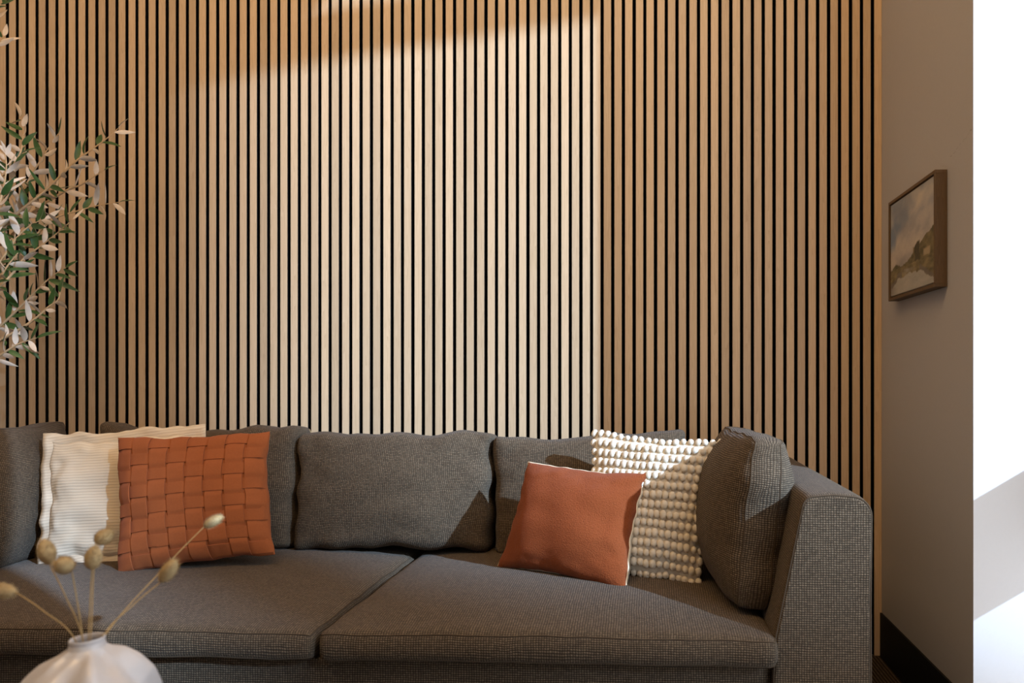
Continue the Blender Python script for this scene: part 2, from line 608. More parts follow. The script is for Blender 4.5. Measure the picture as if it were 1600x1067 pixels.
# ------------------------------------------------------------------ sofa
sofa = empty('sofa', (-0.8, -0.52, 0.0), 'long brown-grey woven fabric sofa with loose cushions against the slatted wall', 'sofa')
SX0, SX1 = -2.40, 0.527
def soft_box(name, b6, r, parent, label=None, n=18):
    x0, x1, y0, y1, z0, z1 = b6
    V, Fc, UV, _ = boxed((x1 - x0, y1 - y0, z1 - z0), r, 0.0, 0.0, 0.0, 0.0, 1, n)
    c = Vector(((x0 + x1) / 2, (y0 + y1) / 2, (z0 + z1) / 2))
    o = mk(name, [v + c for v in V], Fc, M['sofa'], parent, uvs=UV)
    if label:
        o['label'] = label
    return o
soft_box('base', (-2.18, 0.30, -0.985, -0.06, 0.10, 0.352), 0.012, sofa)
soft_box('back_frame', (SX0 + 0.1, SX1 - 0.06, -0.135, -0.035, 0.10, 0.755), 0.02, sofa)

def arm(sign, xin_b, xin_t, xout, name='arm'):
    """upholstered arm: tapered section in XZ swept along Y, with a front panel outlined by a seam"""
    zt, zb = 0.757, 0.10
    prof = []
    def arc(cx, cz, r, a0, a1, k=7):
        return [(cx + r * math.cos(math.radians(a0 + (a1 - a0) * i / k)), cz + r * math.sin(math.radians(a0 + (a1 - a0) * i / k))) for i in range(k + 1)]
    W = abs(xout - xin_b)
    it = abs(xin_t - xin_b)
    # local section: x from inner (0) to outer (W)
    prof += [(0.0, zb), (0.0, 0.24), (0.006, 0.42)]
    prof += arc(it + 0.028, zt - 0.028, 0.028, 165, 90)
    prof += [(it + (W - it) * 0.45, zt + 0.004)]
    prof += arc(W - 0.045, zt - 0.045, 0.045, 90, 0)
    prof += [(W, 0.5), (W, 0.3), (W, zb)]
    ys = [-0.04, -0.05, -0.2, -0.4, -0.6, -0.8, -0.96, -0.985, -0.995, -1.0]
    ins = [0.012, 0, 0, 0, 0, 0, 0, 0.0015, 0.005, 0.011]
    cx0, cz0 = W * 0.55, 0.43
    L = [0.0]
    for i in range(1, len(prof)):
        L.append(L[-1] + math.hypot(prof[i][0] - prof[i - 1][0], prof[i][1] - prof[i - 1][1]))
    V, Fc, UV = [], [], []
    n = len(prof)
    def X(x):
        return xin_b + sign * x
    for y, s in zip(ys, ins):
        for (x, z) in prof:
            dx, dz = cx0 - x, cz0 - z
            k = s / max(1e-6, math.hypot(dx, dz))
            V.append((X(x + dx * k), y, z + (dz * k if z > zb + .01 else 0)))
    for j in range(len(ys) - 1):
        for i in range(n - 1):
            q = [j * n + i, j * n + i + 1, (j + 1) * n + i + 1, (j + 1) * n + i]
            uq = [(ys[j], L[i]), (ys[j], L[i + 1]), (ys[j + 1], L[i + 1]), (ys[j + 1], L[i])]
            if sign > 0:
                q, uq = q[::-1], uq[::-1]
            Fc.append(tuple(q)); UV += uq
    # front and back panels as triangle fans around a centre, on vertices of their own
    for j, flip in ((len(ys) - 1, sign < 0), (0, sign > 0)):
        r0 = len(V)
        V += [V[j * n + i] for i in range(n)]
        ci = len(V)
        V.append((X(cx0), ys[j] - (0.002 if j else -0.0), cz0))
        for i in range(n):
            a_, b_ = r0 + i, r0 + (i + 1) % n
            q = (a_, b_, ci)
            Fc.append(q[::-1] if flip else q)
            vs = q[::-1] if flip else q
            for k in vs:
                UV.append((V[k][0], V[k][2]))
    o = mk(name, V, Fc, M['sofa'], sofa, uvs=UV)
    j = len(ys) - 2
    pts = [Vector(V[j * n + i]) + Vector((0, -0.0015, 0)) for i in range(n)]
    v, f = tube_vf(pts, 0.0024, 6)
    mk('piping', v, f, M['seam'], o, origin=ORG[sofa.name])
    return o
arm(1, 0.292, 0.365, 0.527)
arm(-1, -2.16, -2.23, SX0)

# feet (short, under the base)
for x in (-2.25, 0.40):
    for y in (-0.12, -0.92):
        box('foot', (x - .03, x + .03, y - .03, y + .03, 0.0, 0.105), M['metal_dark'], sofa, bev=0.003)

# seat cushions: boxed cushion turned so that its thickness is vertical
def seat(xa, xb, seed):
    w = xb - xa
    return add_boxed('seat_cushion', sofa, Vector(((xa + xb) / 2, -0.575, 0.390)), E(90, 0, 0), (M['seam'], M['seam']),
                     size=(w, 0.068, 0.905), r=0.022, bulge=0.010, bulge_back=0.034, pinch=0.006, wr_amp=0.006, seed=seed, n=34)
seat(-2.155, -0.792, 3)
seat(-0.783, 0.306, 5)

# three back cushions
def back_c(xc, wdt, seed, ry=0.0, top=0.0, rz=0.0, y=-0.245):
    return add_boxed('back_cushion', sofa, Vector((xc, y, 0.648 + top / 2)), E(-7, ry, rz), (None, M['zip_edge']),
                     size=(wdt, 0.13, 0.405 + top), r=0.03, bulge=0.050, bulge_back=0.02, pinch=0.018, sag=0.014, wr_amp=0.020, seed=seed, n=34, seam_r=0.0026)
back_c(-1.550, 0.710, 11, 0.3, 0.014)
back_c(-0.856, 0.672, 12, 0.8, 0.0)
back_c(-0.182, 0.655, 13, -2.2, -0.004)
# side cushions standing against the arms
add_boxed('side_cushion', sofa, Vector((0.280, -0.585, 0.655)), E(6, 1.0, 90) @ E(0, 0, 1), (M['seam'], M['seam']),
          label='plump side cushion standing against the right arm',
          size=(0.63, 0.070, 0.455), r=0.020, bulge=0.095, bulge_back=0.100, pinch=0.02, cround=0.07, sag=0.004, wr_amp=0.012, seed=21, n=30)
add_boxed('side_cushion', sofa, Vector((-2.055, -0.515, 0.650)), E(-5, 0, 90) @ E(0, 0, 5), (M['seam'], M['seam']),
          label='plump side cushion at the left end of the sofa',
          size=(0.56, 0.07, 0.45), r=0.018, bulge=0.075, bulge_back=0.095, pinch=0.02, sag=0.004, wr_amp=0.012, seed=22, n=30)

# ------------------------------------------------------------------ throw pillows
class Pillow:
    """knife-edge pillow spanned by four world corners (top-left, top-right, bottom-right, bottom-left)"""
    def __init__(s, TL, TR, BR, BL, T, pinch=0.06, q=0.42, seed=0, wr=0.004, Tb=None, qb=None):
        s.c = [Vector(p) for p in (TL, TR, BR, BL)]
        s.T, s.p, s.q, s.wr = T, pinch, q, wr
        s.Tb, s.qb = Tb or T, qb or q
        s.sd = Vector((seed * 2.3, seed * 4.1, seed * 1.7))
        s.nrm = ((s.c[1] - s.c[3]).cross(s.c[0] - s.c[2])).normalized()
        if s.nrm.y > 0:
            s.nrm = -s.nrm
        s.w = ((s.c[1] - s.c[0]).length + (s.c[2] - s.c[3]).length) / 2
        s.h = ((s.c[0] - s.c[3]).length + (s.c[1] - s.c[2]).length) / 2
    def pos(s, u, v, side=1, off=0.0):
        uu = u * (1 - s.p * max(0, 1 - v * v))
        vv = v * (1 - s.p * max(0, 1 - u * u))
        a, b = (uu + 1) / 2, (vv + 1) / 2
        TL, TR, BR, BL = s.c
        p = (BL * (1 - a) + BR * a) * (1 - b) + (TL * (1 - a) + TR * a) * b
        e = max(0, 1 - u * u) * max(0, 1 - v * v)
        t = s.T * e ** s.q if side > 0 else s.Tb * e ** s.qb
        wv = noise.noise(Vector((u * 2.2, v * 2.6, side)) + s.sd) * s.wr * min(1, e * 3 + 0.25)
        # puckers running in from the corners and edges
        ed = max(abs(u), abs(v))
        wv += noise.noise(Vector((u * 7, v * 7, 4 * side)) + s.sd) * s.wr * 0.9 * ed ** 3 * min(1, e * 6)
        # uneven outline
        e1, e2 = (TR - TL).normalized(), (TL - BL).normalized()
        p = p + e1 * (noise.noise(Vector((3.0, v * 4.5, 1.0)) + s.sd) * s.wr * 0.9 * abs(u) ** 5)
        p = p + e2 * (noise.noise(Vector((u * 4.5, 5.0, 2.0)) + s.sd) * s.wr * 0.9 * abs(v) ** 5)
        return p + s.nrm * (side * (t + off) + wv)
    def normal(s, u, v, side=1):
        d = 0.02
        a = s.pos(min(1, u + d), v, side) - s.pos(max(-1, u - d), v, side)
        b = s.pos(u, min(1, v + d), side) - s.pos(u, max(-1, v - d), side)
        n = a.cross(b)
        n = n.normalized() if n.length > 1e-9 else s.nrm.copy()
        if n.dot(s.nrm) * side < 0:
            n = -n
        return n
    def surf(s, side, n=40, off=0.0):
        T = ts(n)
        V = [s.pos(u, v, side, off if abs(u) < 1 and abs(v) < 1 else 0) for v in T for u in T]
        m = n + 1
        Fc, UV = [], []
        for j in range(n):
            for i in range(n):
                q = [(j * m + i), (j * m + i + 1), ((j + 1) * m + i + 1), ((j + 1) * m + i)]
                if side < 0:
                    q = q[::-1]
                Fc.append(tuple(q))
                for k in q:
                    UV.append((T[k % m] * s.w / 2, T[k // m] * s.h / 2))
        return V, Fc, UV
    def base(s):
        c = (s.c[2] + s.c[3]) / 2
        return c

def pillow_thing(P, name, label, front_m, back_m, front='front_panel', back='back_panel', n=40):
    root = empty(name, P.base(), label, 'pillow')
    V, Fc, UV = P.surf(1, n)
    f = mk(front, V, Fc, front_m, root, uvs=UV)
    V, Fc, UV = P.surf(-1, n)
    bk = mk(back, V, Fc, back_m, root, uvs=UV)
    return root, f, bk

# 1. rust pillow of woven strips
P = Pillow((-1.665, -0.505, 0.842), (-1.208, -0.445, 0.860), (-1.145, -0.535, 0.488), (-1.572, -0.630, 0.438), 0.072, 0.055, 0.45, 1, 0.007)
root, f, bk = pillow_thing(P, 'woven_strip_pillow', 'rust orange pillow of interwoven suede strips leaning on cream pillow', M['suede'], M['suede'])
NS = 8
def strip(P, i, vertical, n=84):
    pitch_ = 2.0 / NS
    c0 = -1 + pitch_ * (i + 0.5)
    hw = pitch_ * (0.445 if vertical else 0.345)
    prof = [(-1.0, -0.0030), (-0.985, 0.0), (-0.985, 0.0), (0.0, 0.0004), (0.985, 0.0), (0.985, 0.0), (1.0, -0.0030)]
    V, Fc = [], []
    for k in range(n + 1):
        t = -0.992 + 1.984 * k / n
        ph = (t + 1) / pitch_ - 0.5             # integer at a crossing
        s_ = math.cos(math.pi * (ph + i)) * (1 if vertical else -1)
        sm = math.tanh(3.0 * s_) / math.tanh(3.0)
        o_ = 0.0034 + 0.0021 * sm + (0.0013 if vertical else 0.0)
        jit = noise.noise(Vector((t * 3, i * 5.1, 1.0 if vertical else 7.0))) * 0.012
        for (a, dz) in prof:
            cc = max(-0.985, min(0.985, c0 + hw * a + jit))
            u, v = (cc, t) if vertical else (t, cc)
            edge = min(1.0, (1 - abs(t)) / 0.06, (1 - abs(cc)) / 0.06)
            V.append(P.pos(u, v, 1, 0) + P.normal(u, v, 1) * ((o_ + dz) * max(0.15, edge)))
    m = len(prof)
    for k in range(n):
        for j in (0, 2, 3, 5):
            q = (k * m + j, k * m + j + 1, (k + 1) * m + j + 1, (k + 1) * m + j)
            Fc.append(q[::-1] if not vertical else q)
    return V, Fc
for i in range(NS):
    for vert in (True, False):
        V, Fc = strip(P, i, vert)
        mk('strip', V, Fc, M['suede'], f, origin=ORG[root.name])

# 2. cream ribbed pillow behind it, with a flange
P2 = Pillow((-1.935, -0.445, 0.822), (-1.475, -0.400, 0.852), (-1.450, -0.490, 0.462), (-1.875, -0.530, 0.465), 0.052, 0.04, 0.62, 2, 0.014)
root, f, bk = pillow_thing(P2, 'ribbed_pillow', 'cream ribbed pillow with flat flange tucked behind the woven rust pillow', M['rib'], M['rib'])
def flange(P, wd, n=40):
    T = [-1 + 2 * i / n for i in range(n + 1)]
    per = [(t, 1) for t in T[:-1]] + [(1, -t) for t in T[:-1]] + [(-t, -1) for t in T[:-1]] + [(-1, t) for t in T[:-1]]
    V, Fc, UV = [], [], []
    ctr = sum(P.c, Vector()) / 4
    N_ = len(per)
    for k, (u, v) in enumerate(per):
        p = P.pos(u * 0.985, v * 0.985, 1, -0.0)
        e1 = (P.c[1] - P.c[0]).normalized(); e2 = (P.c[0] - P.c[3]).normalized()
        cu = 1 if abs(u) > 0.97 else 0
        cv_ = 1 if abs(v) > 0.97 else 0
        o_ = e1 * (math.copysign(cu, u)) + e2 * (math.copysign(cv_, v))
        wv = P.nrm * (noise.noise(Vector((k * 0.16, 2.0, 0))) * 0.014)
        for r_, lift in ((0, 0), (0.5, 0.6), (1, 1)):
            for s_ in (0.0012, -0.0012):
                V.append(p + o_ * (wd * r_ * (1 + 0.12 * noise.noise(Vector((k * 0.3, 0, 0))))) + wv * lift + P.nrm * s_)
    for k in range(N_):
        a, b_ = k * 6, ((k + 1) % N_) * 6
        for r_ in (0, 1):
            for q in ((a + 2 * r_, a + 2 * r_ + 2, b_ + 2 * r_ + 2, b_ + 2 * r_), (a + 2 * r_ + 1, b_ + 2 * r_ + 1, b_ + 2 * r_ + 3, a + 2 * r_ + 3)):
                Fc.append(q)
        Fc.append((a + 4, a + 5, b_ + 5, b_ + 4))
    for q in Fc:
        for i in q:
            d = V[i] - ctr
            UV.append((d.dot((P.c[1] - P.c[0]).normalized()), d.dot((P.c[0] - P.c[3]).normalized())))
    return V, Fc, UV
V, Fc, UV = flange(P2, 0.030)
mk('flange', V, Fc, M['rib'], root, uvs=UV)

# 3. plain terracotta pillow
P3 = Pillow((-0.372, -0.462, 0.770), (0.004, -0.575, 0.752), (-0.055, -0.715, 0.438), (-0.455, -0.520, 0.452), 0.080, 0.085, 0.46, 3, 0.008, 0.070, 0.26)
root, f, bk = pillow_thing(P3, 'terracotta_pillow', 'plain terracotta boucle pillow leaning on the bobbled cream pillow', M['felted'], M['cream'])
bk['label'] = 'cream cotton back'
# cream edge seam
per = [(-1 + 2 * i / 40, 1) for i in range(40)] + [(1, 1 - 2 * i / 40) for i in range(40)] + [(1 - 2 * i / 40, -1) for i in range(40)] + [(-1, -1 + 2 * i / 40) for i in range(40)]
v, fc = tube_vf([P3.pos(u, w, 1) - P3.nrm * 0.002 for u, w in per], 0.0028, 6, closed=True)
mk('edge_seam', v, fc, M['cream'], bk, origin=ORG[root.name])

# 4. bobbled cream pillow
P4 = Pillow((-0.168, -0.425, 0.862), (0.237, -0.525, 0.842), (0.158, -0.630, 0.430), (-0.190, -0.570, 0.444), 0.068, 0.075, 0.42, 4, 0.010)
root, f, bk = pillow_thing(P4, 'bobble_pillow', 'cream pillow covered in round wool bobbles beside the right side cushion', M['bobble'], M['cream'])
sph, sfc = revolve([(0.0001, 1.0), (0.50, 0.92), (0.84, 0.62), (1.0, 0.15), (0.98, -0.35), (0.80, -0.8)], 10)
bob_me = mesh_data('bobble', [(x * 0.0098, y * 0.0130, z * 0.0078) for x, y, z in sph], [q[::-1] for q in sfc], M['bobble'])
NC, NR = 19, 15
for j in range(NR):
    for i in range(NC):
        u = -0.955 + 1.91 * i / (NC - 1) + random.uniform(-.006, .006)
        v = -0.955 + 1.91 * j / (NR - 1) + random.uniform(-.006, .006)
        nn = P4.normal(u, v, 1)
        rot = nn.to_track_quat('Z', 'Y')
        k = random.uniform(0.9, 1.1)
        inst('bobble', bob_me, P4.pos(u, v, 1) + nn * 0.0045, root, rot, (k, k * random.uniform(.92, 1.05), k))

# ------------------------------------------------------------------ framed picture
pic = empty('framed_picture', (XR - 0.0175, -0.379, 1.2935), 'small landscape painting in a thick walnut tray frame on the right wall', 'picture')
y0, y1, z0, z1, dp, rw = -0.580, -0.178, 1.2945, 1.634, 0.036, 0.010
fx0, fx1 = XR - dp, XR - 0.001
for b6 in ((fx0, fx1, y0, y1, z1 - rw, z1), (fx0, fx1, y0, y1, z0, z0 + rw)):
    box('frame_rail', b6, M['frame_wood'], pic, bev=0.0008)
for b6 in ((fx0, fx1, y0, y0 + rw, z0 + rw, z1 - rw), (fx0, fx1, y1 - rw, y1, z0 + rw, z1 - rw)):
    box('frame_rail', b6, M['frame_wood'], pic, bev=0.0008)
box('backing_board', (fx1 - 0.008, fx1 - 0.002, y0 + rw, y1 - rw, z0 + rw, z1 - rw), M['mdf'], pic)

def fbm(x, y, o=4, s=0.0):
    a, t, f_ = 0.5, 0.0, 1.0
    for k in range(o):
        t += a * noise.noise(Vector((x * f_ + s, y * f_ - s, s * 1.3)))
        a *= 0.5; f_ *= 2.1
    return t
def paint_col(s, t):
    """s: 0 far left .. 1 near right, t: 0 bottom .. 1 top"""
    lerp = lambda a, b, k: tuple(a[i] + (b[i] - a[i]) * max(0, min(1, k)) for i in range(3))
    s0, t0 = s, t
    s, t = s + 0.05 * fbm(s * 6, t * 6, 3, 2.7), t + 0.03 * fbm(s * 7, t * 7, 3, 7.9)
    sky = lerp((0.50, 0.42, 0.36), (0.36, 0.36, 0.37), (t - 0.3) * 1.4)
    cl = fbm(s * 2.4 + t * 2.0, t * 4.4 - s * 1.6, 5, 3.1)
    sky = lerp(sky, (0.62, 0.54, 0.44), cl * 1.9 + 0.1)
    sky = lerp(sky, (0.27, 0.26, 0.26), -cl * 2.0 + 0.02)
    blue = fbm(s * 3 + 9, t * 3, 3, 8.0) + 0.7 * (t - 0.62) - 0.75 * s + 0.12
    sky = lerp(sky, (0.20, 0.25, 0.32), blue * 2.6)
    c = sky
    hill = 0.27 + 0.29 * max(0, (s - 0.24) / 0.76) ** 1.1 + 0.03 * fbm(s * 16, 0.3, 4, 1.0)
    if 0.56 < s < 0.74:
        hill = max(hill, 0.475 + 0.05 * fbm(s * 45, 1, 3, 2) - abs(s - 0.655) * 0.55)
    treeline = 0.27 + 0.055 * max(0, 1 - abs(s - 0.13) / 0.15) + 0.05 * abs(fbm(s * 34, 2.0, 3, 5.0))
    k = fbm(s * 11, t * 13, 4, 6.0)
    if t < hill and s > 0.2:
        c = lerp((0.085, 0.070, 0.032), (0.26, 0.20, 0.095), k * 1.5 + 0.4)
        if 0.595 < s < 0.70:
            c = lerp(c, (0.035, 0.030, 0.018), 0.8 + k)
        hx = max(abs(s - 0.84) / 0.075, abs(t - 0.335) / 0.035)
        c = lerp(c, (0.42, 0.32, 0.19), (1.15 - hx) * 2.5 + k)
    elif t < treeline:
        c = lerp((0.075, 0.065, 0.032), (0.18, 0.15, 0.07), k + 0.4)
    if t < 0.275:
        k2 = fbm(s * 7, t * 18, 4, 11.0)
        c = lerp((0.10, 0.08, 0.04), (0.33, 0.255, 0.12), k2 * 1.4 + 0.45)
        c = lerp(c, (0.33, 0.31, 0.29), (0.05 - abs(t - 0.225 + 0.10 * (s - 0.4))) * 14 + k2 - 0.2 - 2.2 * abs(s - 0.42))
    pond = 0.155 + 0.06 * fbm(s * 7, t * 5, 3, 4.0) + 0.035 * max(0, 1 - abs(s - 0.5) / 0.33) - 0.10 * max(0, (s - 0.72) / 0.28) - 0.08 * max(0, (0.2 - s) / 0.2)
    if t < pond:
        k = fbm(s * 4, t * 14, 3, 14.0)
        c = lerp((0.33, 0.32, 0.28), (0.50, 0.45, 0.38), k + 0.5)
        c = lerp(c, (0.15, 0.12, 0.10), (0.16 - s) * 5 + k)
    elif t < pond + 0.05 and (s > 0.68 or s < 0.3):
        c = lerp(c, (0.15, 0.125, 0.115), 0.7)
    return c
gx, gz = 110, 96
cy0, cy1, cz0, cz1 = y0 + rw + 0.004, y1 - rw - 0.004, z0 + rw + 0.004, z1 - rw - 0.004
cx = fx0 + 0.004
V = [(cx, cy1 + (cy0 - cy1) * i / gx, cz0 + (cz1 - cz0) * j / gz) for j in range(gz + 1) for i in range(gx + 1)]
Fc = [(j * (gx + 1) + i, j * (gx + 1) + i + 1, (j + 1) * (gx + 1) + i + 1, (j + 1) * (gx + 1) + i) for j in range(gz) for i in range(gx)]
m, nt, b = mat('painted_canvas'); g = N(nt)
at = g.n('ShaderNodeVertexColor', layer_name='paint')
tc = g.n('ShaderNodeTexCoord')
br = g.noise(g.mapping(tc.outputs['Object'], (1, 120, 160)), 1.0, 3)
g.link(g.mix(g.math('MULTIPLY', br, 0.25), at.outputs['Color'], (0.25, 0.22, 0.18)), b.inputs['Base Color'])
b.inputs['Roughness'].default_value = 0.6
b.inputs['Specular IOR Level'].default_value = 0.2
g.bump(br, 0.2, 0.0008, b)
# the canvas is a thin stretched box: painted front, plain edges
n0 = len(V)
rim = [i for i in range(gx + 1)] + [(j + 1) * (gx + 1) + gx for j in range(gz)] + [gz * (gx + 1) + gx - 1 - i for i in range(gx)] + [(gz - 1 - j) * (gx + 1) for j in range(gz - 1)]
V += [(cx + 0.018, V[k][1], V[k][2]) for k in rim]
R_ = len(rim)
Fc += [(rim[k], n0 + k, n0 + (k + 1) % R_, rim[(k + 1) % R_]) for k in range(R_)]
cv_o = mk('canvas', V, Fc, m, pic)
ca = cv_o.data.color_attributes.new('paint', 'FLOAT_COLOR', 'POINT')
cols = []
for k in range(len(V)):
    if k < n0:
        i, j = k % (gx + 1), k // (gx + 1)
        cols += [*paint_col(i / gx, j / gz), 1]
    else:
        cols += [0.62, 0.57, 0.50, 1]
ca.data.foreach_set('color', cols)

# ------------------------------------------------------------------ coffee table, vase, bunny tails
tab = empty('coffee_table', (-0.88, -1.72, 0.0), 'low round dark wooden coffee table carrying the white vase', 'table')
tv, tf = revolve([(0.0001, 0.37), (0.33, 0.37), (0.345, 0.376), (0.35, 0.385), (0.345, 0.396), (0.33, 0.40), (0.0001, 0.40)], 56)
mk('table_top', [Vector(p) + Vector((-0.88, -1.72, 0)) for p in tv], tf, M['table_wood'], tab)
for k in range(3):
    a = math.radians(90 + 120 * k)
    p0 = Vector((-0.88 + 0.2 * math.cos(a), -1.72 + 0.2 * math.sin(a), 0.372))
    p1 = Vector((-0.88 + 0.3 * math.cos(a), -1.72 + 0.3 * math.sin(a), 0.0))
    v, fc = tube_vf([p0, p1], lambda t: 0.02 - 0.008 * t, 12)
    mk('leg', v, fc, M['table_wood'], tab)

VC = Vector((-0.868, -1.62, 0.40))
vase = empty('bulbous_vase', VC, 'glossy white ceramic vase with rippled bulbous body and narrow mouth', 'vase')
prof = [(0.045, 0.0), (0.075, 0.008), (0.098, 0.035), (0.110, 0.07), (0.112, 0.10), (0.106, 0.130), (0.093, 0.158), (0.074, 0.180),
        (0.052, 0.196), (0.036, 0.206), (0.0285, 0.213), (0.0262, 0.220), (0.0268, 0.2255), (0.0258, 0.2275), (0.0235, 0.226), (0.0225, 0.220), (0.026, 0.205), (0.05, 0.185), (0.085, 0.14), (0.095, 0.09), (0.06, 0.02), (0.0001, 0.015)]
fine = []
for i in range(len(prof) - 1):
    for k in range(4):
        t = k / 4
        fine.append((prof[i][0] * (1 - t) + prof[i + 1][0] * t, prof[i][1] * (1 - t) + prof[i + 1][1] * t))
fine.append(prof[-1])
def ripple(a, z):
    k = max(0.0, min(1.0, (0.216 - z) / 0.035))
    tw = a + 5.0 * z
    return 1 + k * (0.060 * math.sin(5 * tw + 0.6) + 0.040 * math.sin(9 * tw + 14 * z) + 0.015 * math.sin(3 * a + 30 * z))
vv, vf = revolve(fine, 96, ripple)
def dent(p):
    a = math.atan2(p[1], p[0])
    k = max(0.0, min(1.0, (0.214 - p[2]) / 0.02)) * min(1.0, p[2] / 0.05)
    return 0.0055 * k * (math.sin(5 * (a + 5 * p[2]) + 0.6) + 0.7 * math.sin(9 * a - 20 * p[2]) + 0.5 * math.sin(3 * a + 60 * p[2]))
vo = mk('body', [VC + Vector((p[0] * 0.89, p[1] * 0.89, p[2])) + Vector((0.0, 0, 0.02 * p[0] + dent(p))) + Vector((-0.010 * max(0, (0.2 - p[2]) / 0.2), 0, 0)) for p in vv], vf, M['ceramic'], vase)
vo.modifiers.new('sub', 'SUBSURF').levels = 1
ZM = 0.40 + 0.221

def bunny(head, tip_dir, root_xy, size, label, bend=0.006):
    base = Vector((VC.x + root_xy[0], VC.y + root_xy[1], ZM))
    inner = Vector((VC.x - root_xy[0] * 0.9, VC.y - root_xy[1] * 0.9, ZM - 0.12))
    head = Vector(head)
    td = Vector(tip_dir).normalized()
    hb = head - td * size[1]
    t = empty('bunny_tail', inner, label, 'dried grass', 'dried bunny tail stems in the white vase')
    mid = base.lerp(hb, 0.55) + Vector((0, 0, bend))
    v, f_ = tube_vf(smooth_path([inner, base, mid, hb, hb + td * size[1] * 0.4], 8), 0.00085, 6)
    mk('stem', v, f_, M['straw'], t)
    q = td.to_track_quat('Z', 'Y')
    V, Fc = revolve([(0.0001, -1.0), (0.42, -0.88), (0.78, -0.6), (0.98, -0.15), (0.95, 0.25), (0.72, 0.62), (0.38, 0.88), (0.0001, 1.0)], 16)
    W = []
    for p in V:
        p = Vector(p)
        k = 1 + 0.09 * noise.noise(p * 3.1 + head * 40)
        W.append(head + q @ Vector((p.x * size[0] * k, p.y * size[0] * k, p.z * size[1])))
    h = mk('seed_head', W, Fc, M['tail'], t)
    hv, hf = [], []
    rnd = random.Random(label)
    for k in range(420):
        z = rnd.uniform(-0.95, 0.98)
        a = rnd.uniform(0, 2 * math.pi)
        rr = math.sqrt(max(0, 1 - z * z)) * 0.97
        d0 = Vector((rr * math.cos(a) * size[0], rr * math.sin(a) * size[0], z * size[1]))
        out = Vector((math.cos(a), math.sin(a), 1.1 + z)).normalized()
        L = rnd.uniform(0.003, 0.007)
        p0, p1 = head + q @ d0, head + q @ (d0 + out * L)
        sd = (q @ Vector((-math.sin(a), math.cos(a), 0))) * 0.00045
        o_ = len(hv)
        hv += [p0 - sd, p0 + sd, p1]
        hf.append((o_, o_ + 1, o_ + 2))
    aw = mk('awns', hv, hf, M['tail'], h, origin=ORG[t.name])
    aw['kind'] = 'stuff'
    return t
bunny((-0.942, -1.61, 0.757), (-0.3, 0.05, 0.9), (-0.012, 0.006), (0.0125, 0.021), 'bunny tail with tilted oval head, leftmost of the four clustered above the vase')
bunny((-0.897, -1.63, 0.742), (-0.06, -0.75, 0.5), (-0.010, 0.004), (0.0130, 0.0150), 'bunny tail with round head facing us between two oval heads')
bunny((-0.874, -1.60, 0.746), (0.05, 0.1, 1.0), (-0.006, 0.010), (0.0125, 0.019), 'bunny tail with upright oval head straight above the vase mouth')
bunny((-0.888, -1.56, 0.770), (0.35, 0.65, 0.5), (-0.004, 0.012), (0.0125, 0.0150), 'bunny tail with round head standing before the shaded cream pillow')
bunny((-0.828, -1.36, 0.756), (0.85, 0.1, 0.5), (0.017, 0.010), (0.0095, 0.0190), 'bunny tail on the longest stem reaching across the rust pillow')
bunny((-0.786, -1.55, 0.713), (0.55, -0.05, 0.75), (0.018, 0.004), (0.0115, 0.0225), 'bunny tail leaning right, its head just below the rust pillow')
bunny((-0.996, -1.63, 0.701), (-1.0, 0.05, 0.08), (-0.018, 0.0), (0.0110, 0.0230), 'bunny tail bending far left with a horizontal head')

# ------------------------------------------------------------------ olive tree
TB = Vector((-2.95, -0.42, 0.0))
tree = empty('olive_tree', TB, 'olive tree with slender twigs and pale-backed leaves at the far left', 'tree')
pv, pf = revolve([(0.0001, 0.0), (0.13, 0.0), (0.17, 0.30), (0.185, 0.34), (0.185, 0.37), (0.168, 0.37), (0.16, 0.33), (0.0001, 0.33)], 40)
mk('pot', [TB + Vector(p) for p in pv], pf, M['terracotta'], tree)
pv, pf = revolve([(0.0001, 0.345), (0.08, 0.345), (0.161, 0.338)], 32)
mk('soil', [TB + Vector(p) for p in pv], [q[::-1] for q in pf], M['soil'], tree)
trunk = smooth_path([TB + Vector(p) for p in ((0, 0, 0.33), (0.03, 0.01, 0.7), (-0.01, 0.05, 1.1), (0.03, 0.04, 1.5), (0.0, 0.08, 2.0), (0.05, 0.06, 2.5))], 6)
v, fc = tube_vf(trunk, lambda t: 0.022 * (1 - t) + 0.004, 10)
mk('trunk', v, fc, M['bark'], tree)

def upx(u, vpx, w):
    """metres on the plane w in front of the slat wall for a sighting (used once, to lay out the twigs)"""
    a = (u - 961.2) / F_PX; bb = (590 - vpx) / F_PX
    c_, s_ = math.cos(PSI), math.sin(PSI)
    rx, ry = a * c_ - s_, a * s_ + c_
    k = (CAM_D - w) / ry
    return Vector((rx * k, -w, CAM_H + bb * k))
def leaf_mesh(L, W, curl, cup):
    n = 6
    top, bot = [], []
    for k in range(n + 1):
        t = k / n
        wd_ = W * (math.sin(math.pi * min(1, t ** 0.8)) ** 0.8) if 0 < k < n else 0.0006
        x = L * t
        z = -curl * L * t * t
        for s_ in (-1, 0, 1):
            top.append((x, s_ * wd_, z + cup * wd_ * (abs(s_)) ))
    bot = [(x, y, z - 0.0006) for x, y, z in top]
    V = top + bot
    Fc, fm = [], []
    o = len(top)
    for k in range(n):
        for s_ in (0, 1):
            a = k * 3 + s_
            Fc.append((a, a + 3, a + 4, a + 1)); fm.append(0)
            Fc.append((o + a, o + a + 1, o + a + 4, o + a + 3)); fm.append(1)
    return mesh_data('leaf', V, Fc, [M['leaf_top'], M['leaf_under']], fmat=fm)
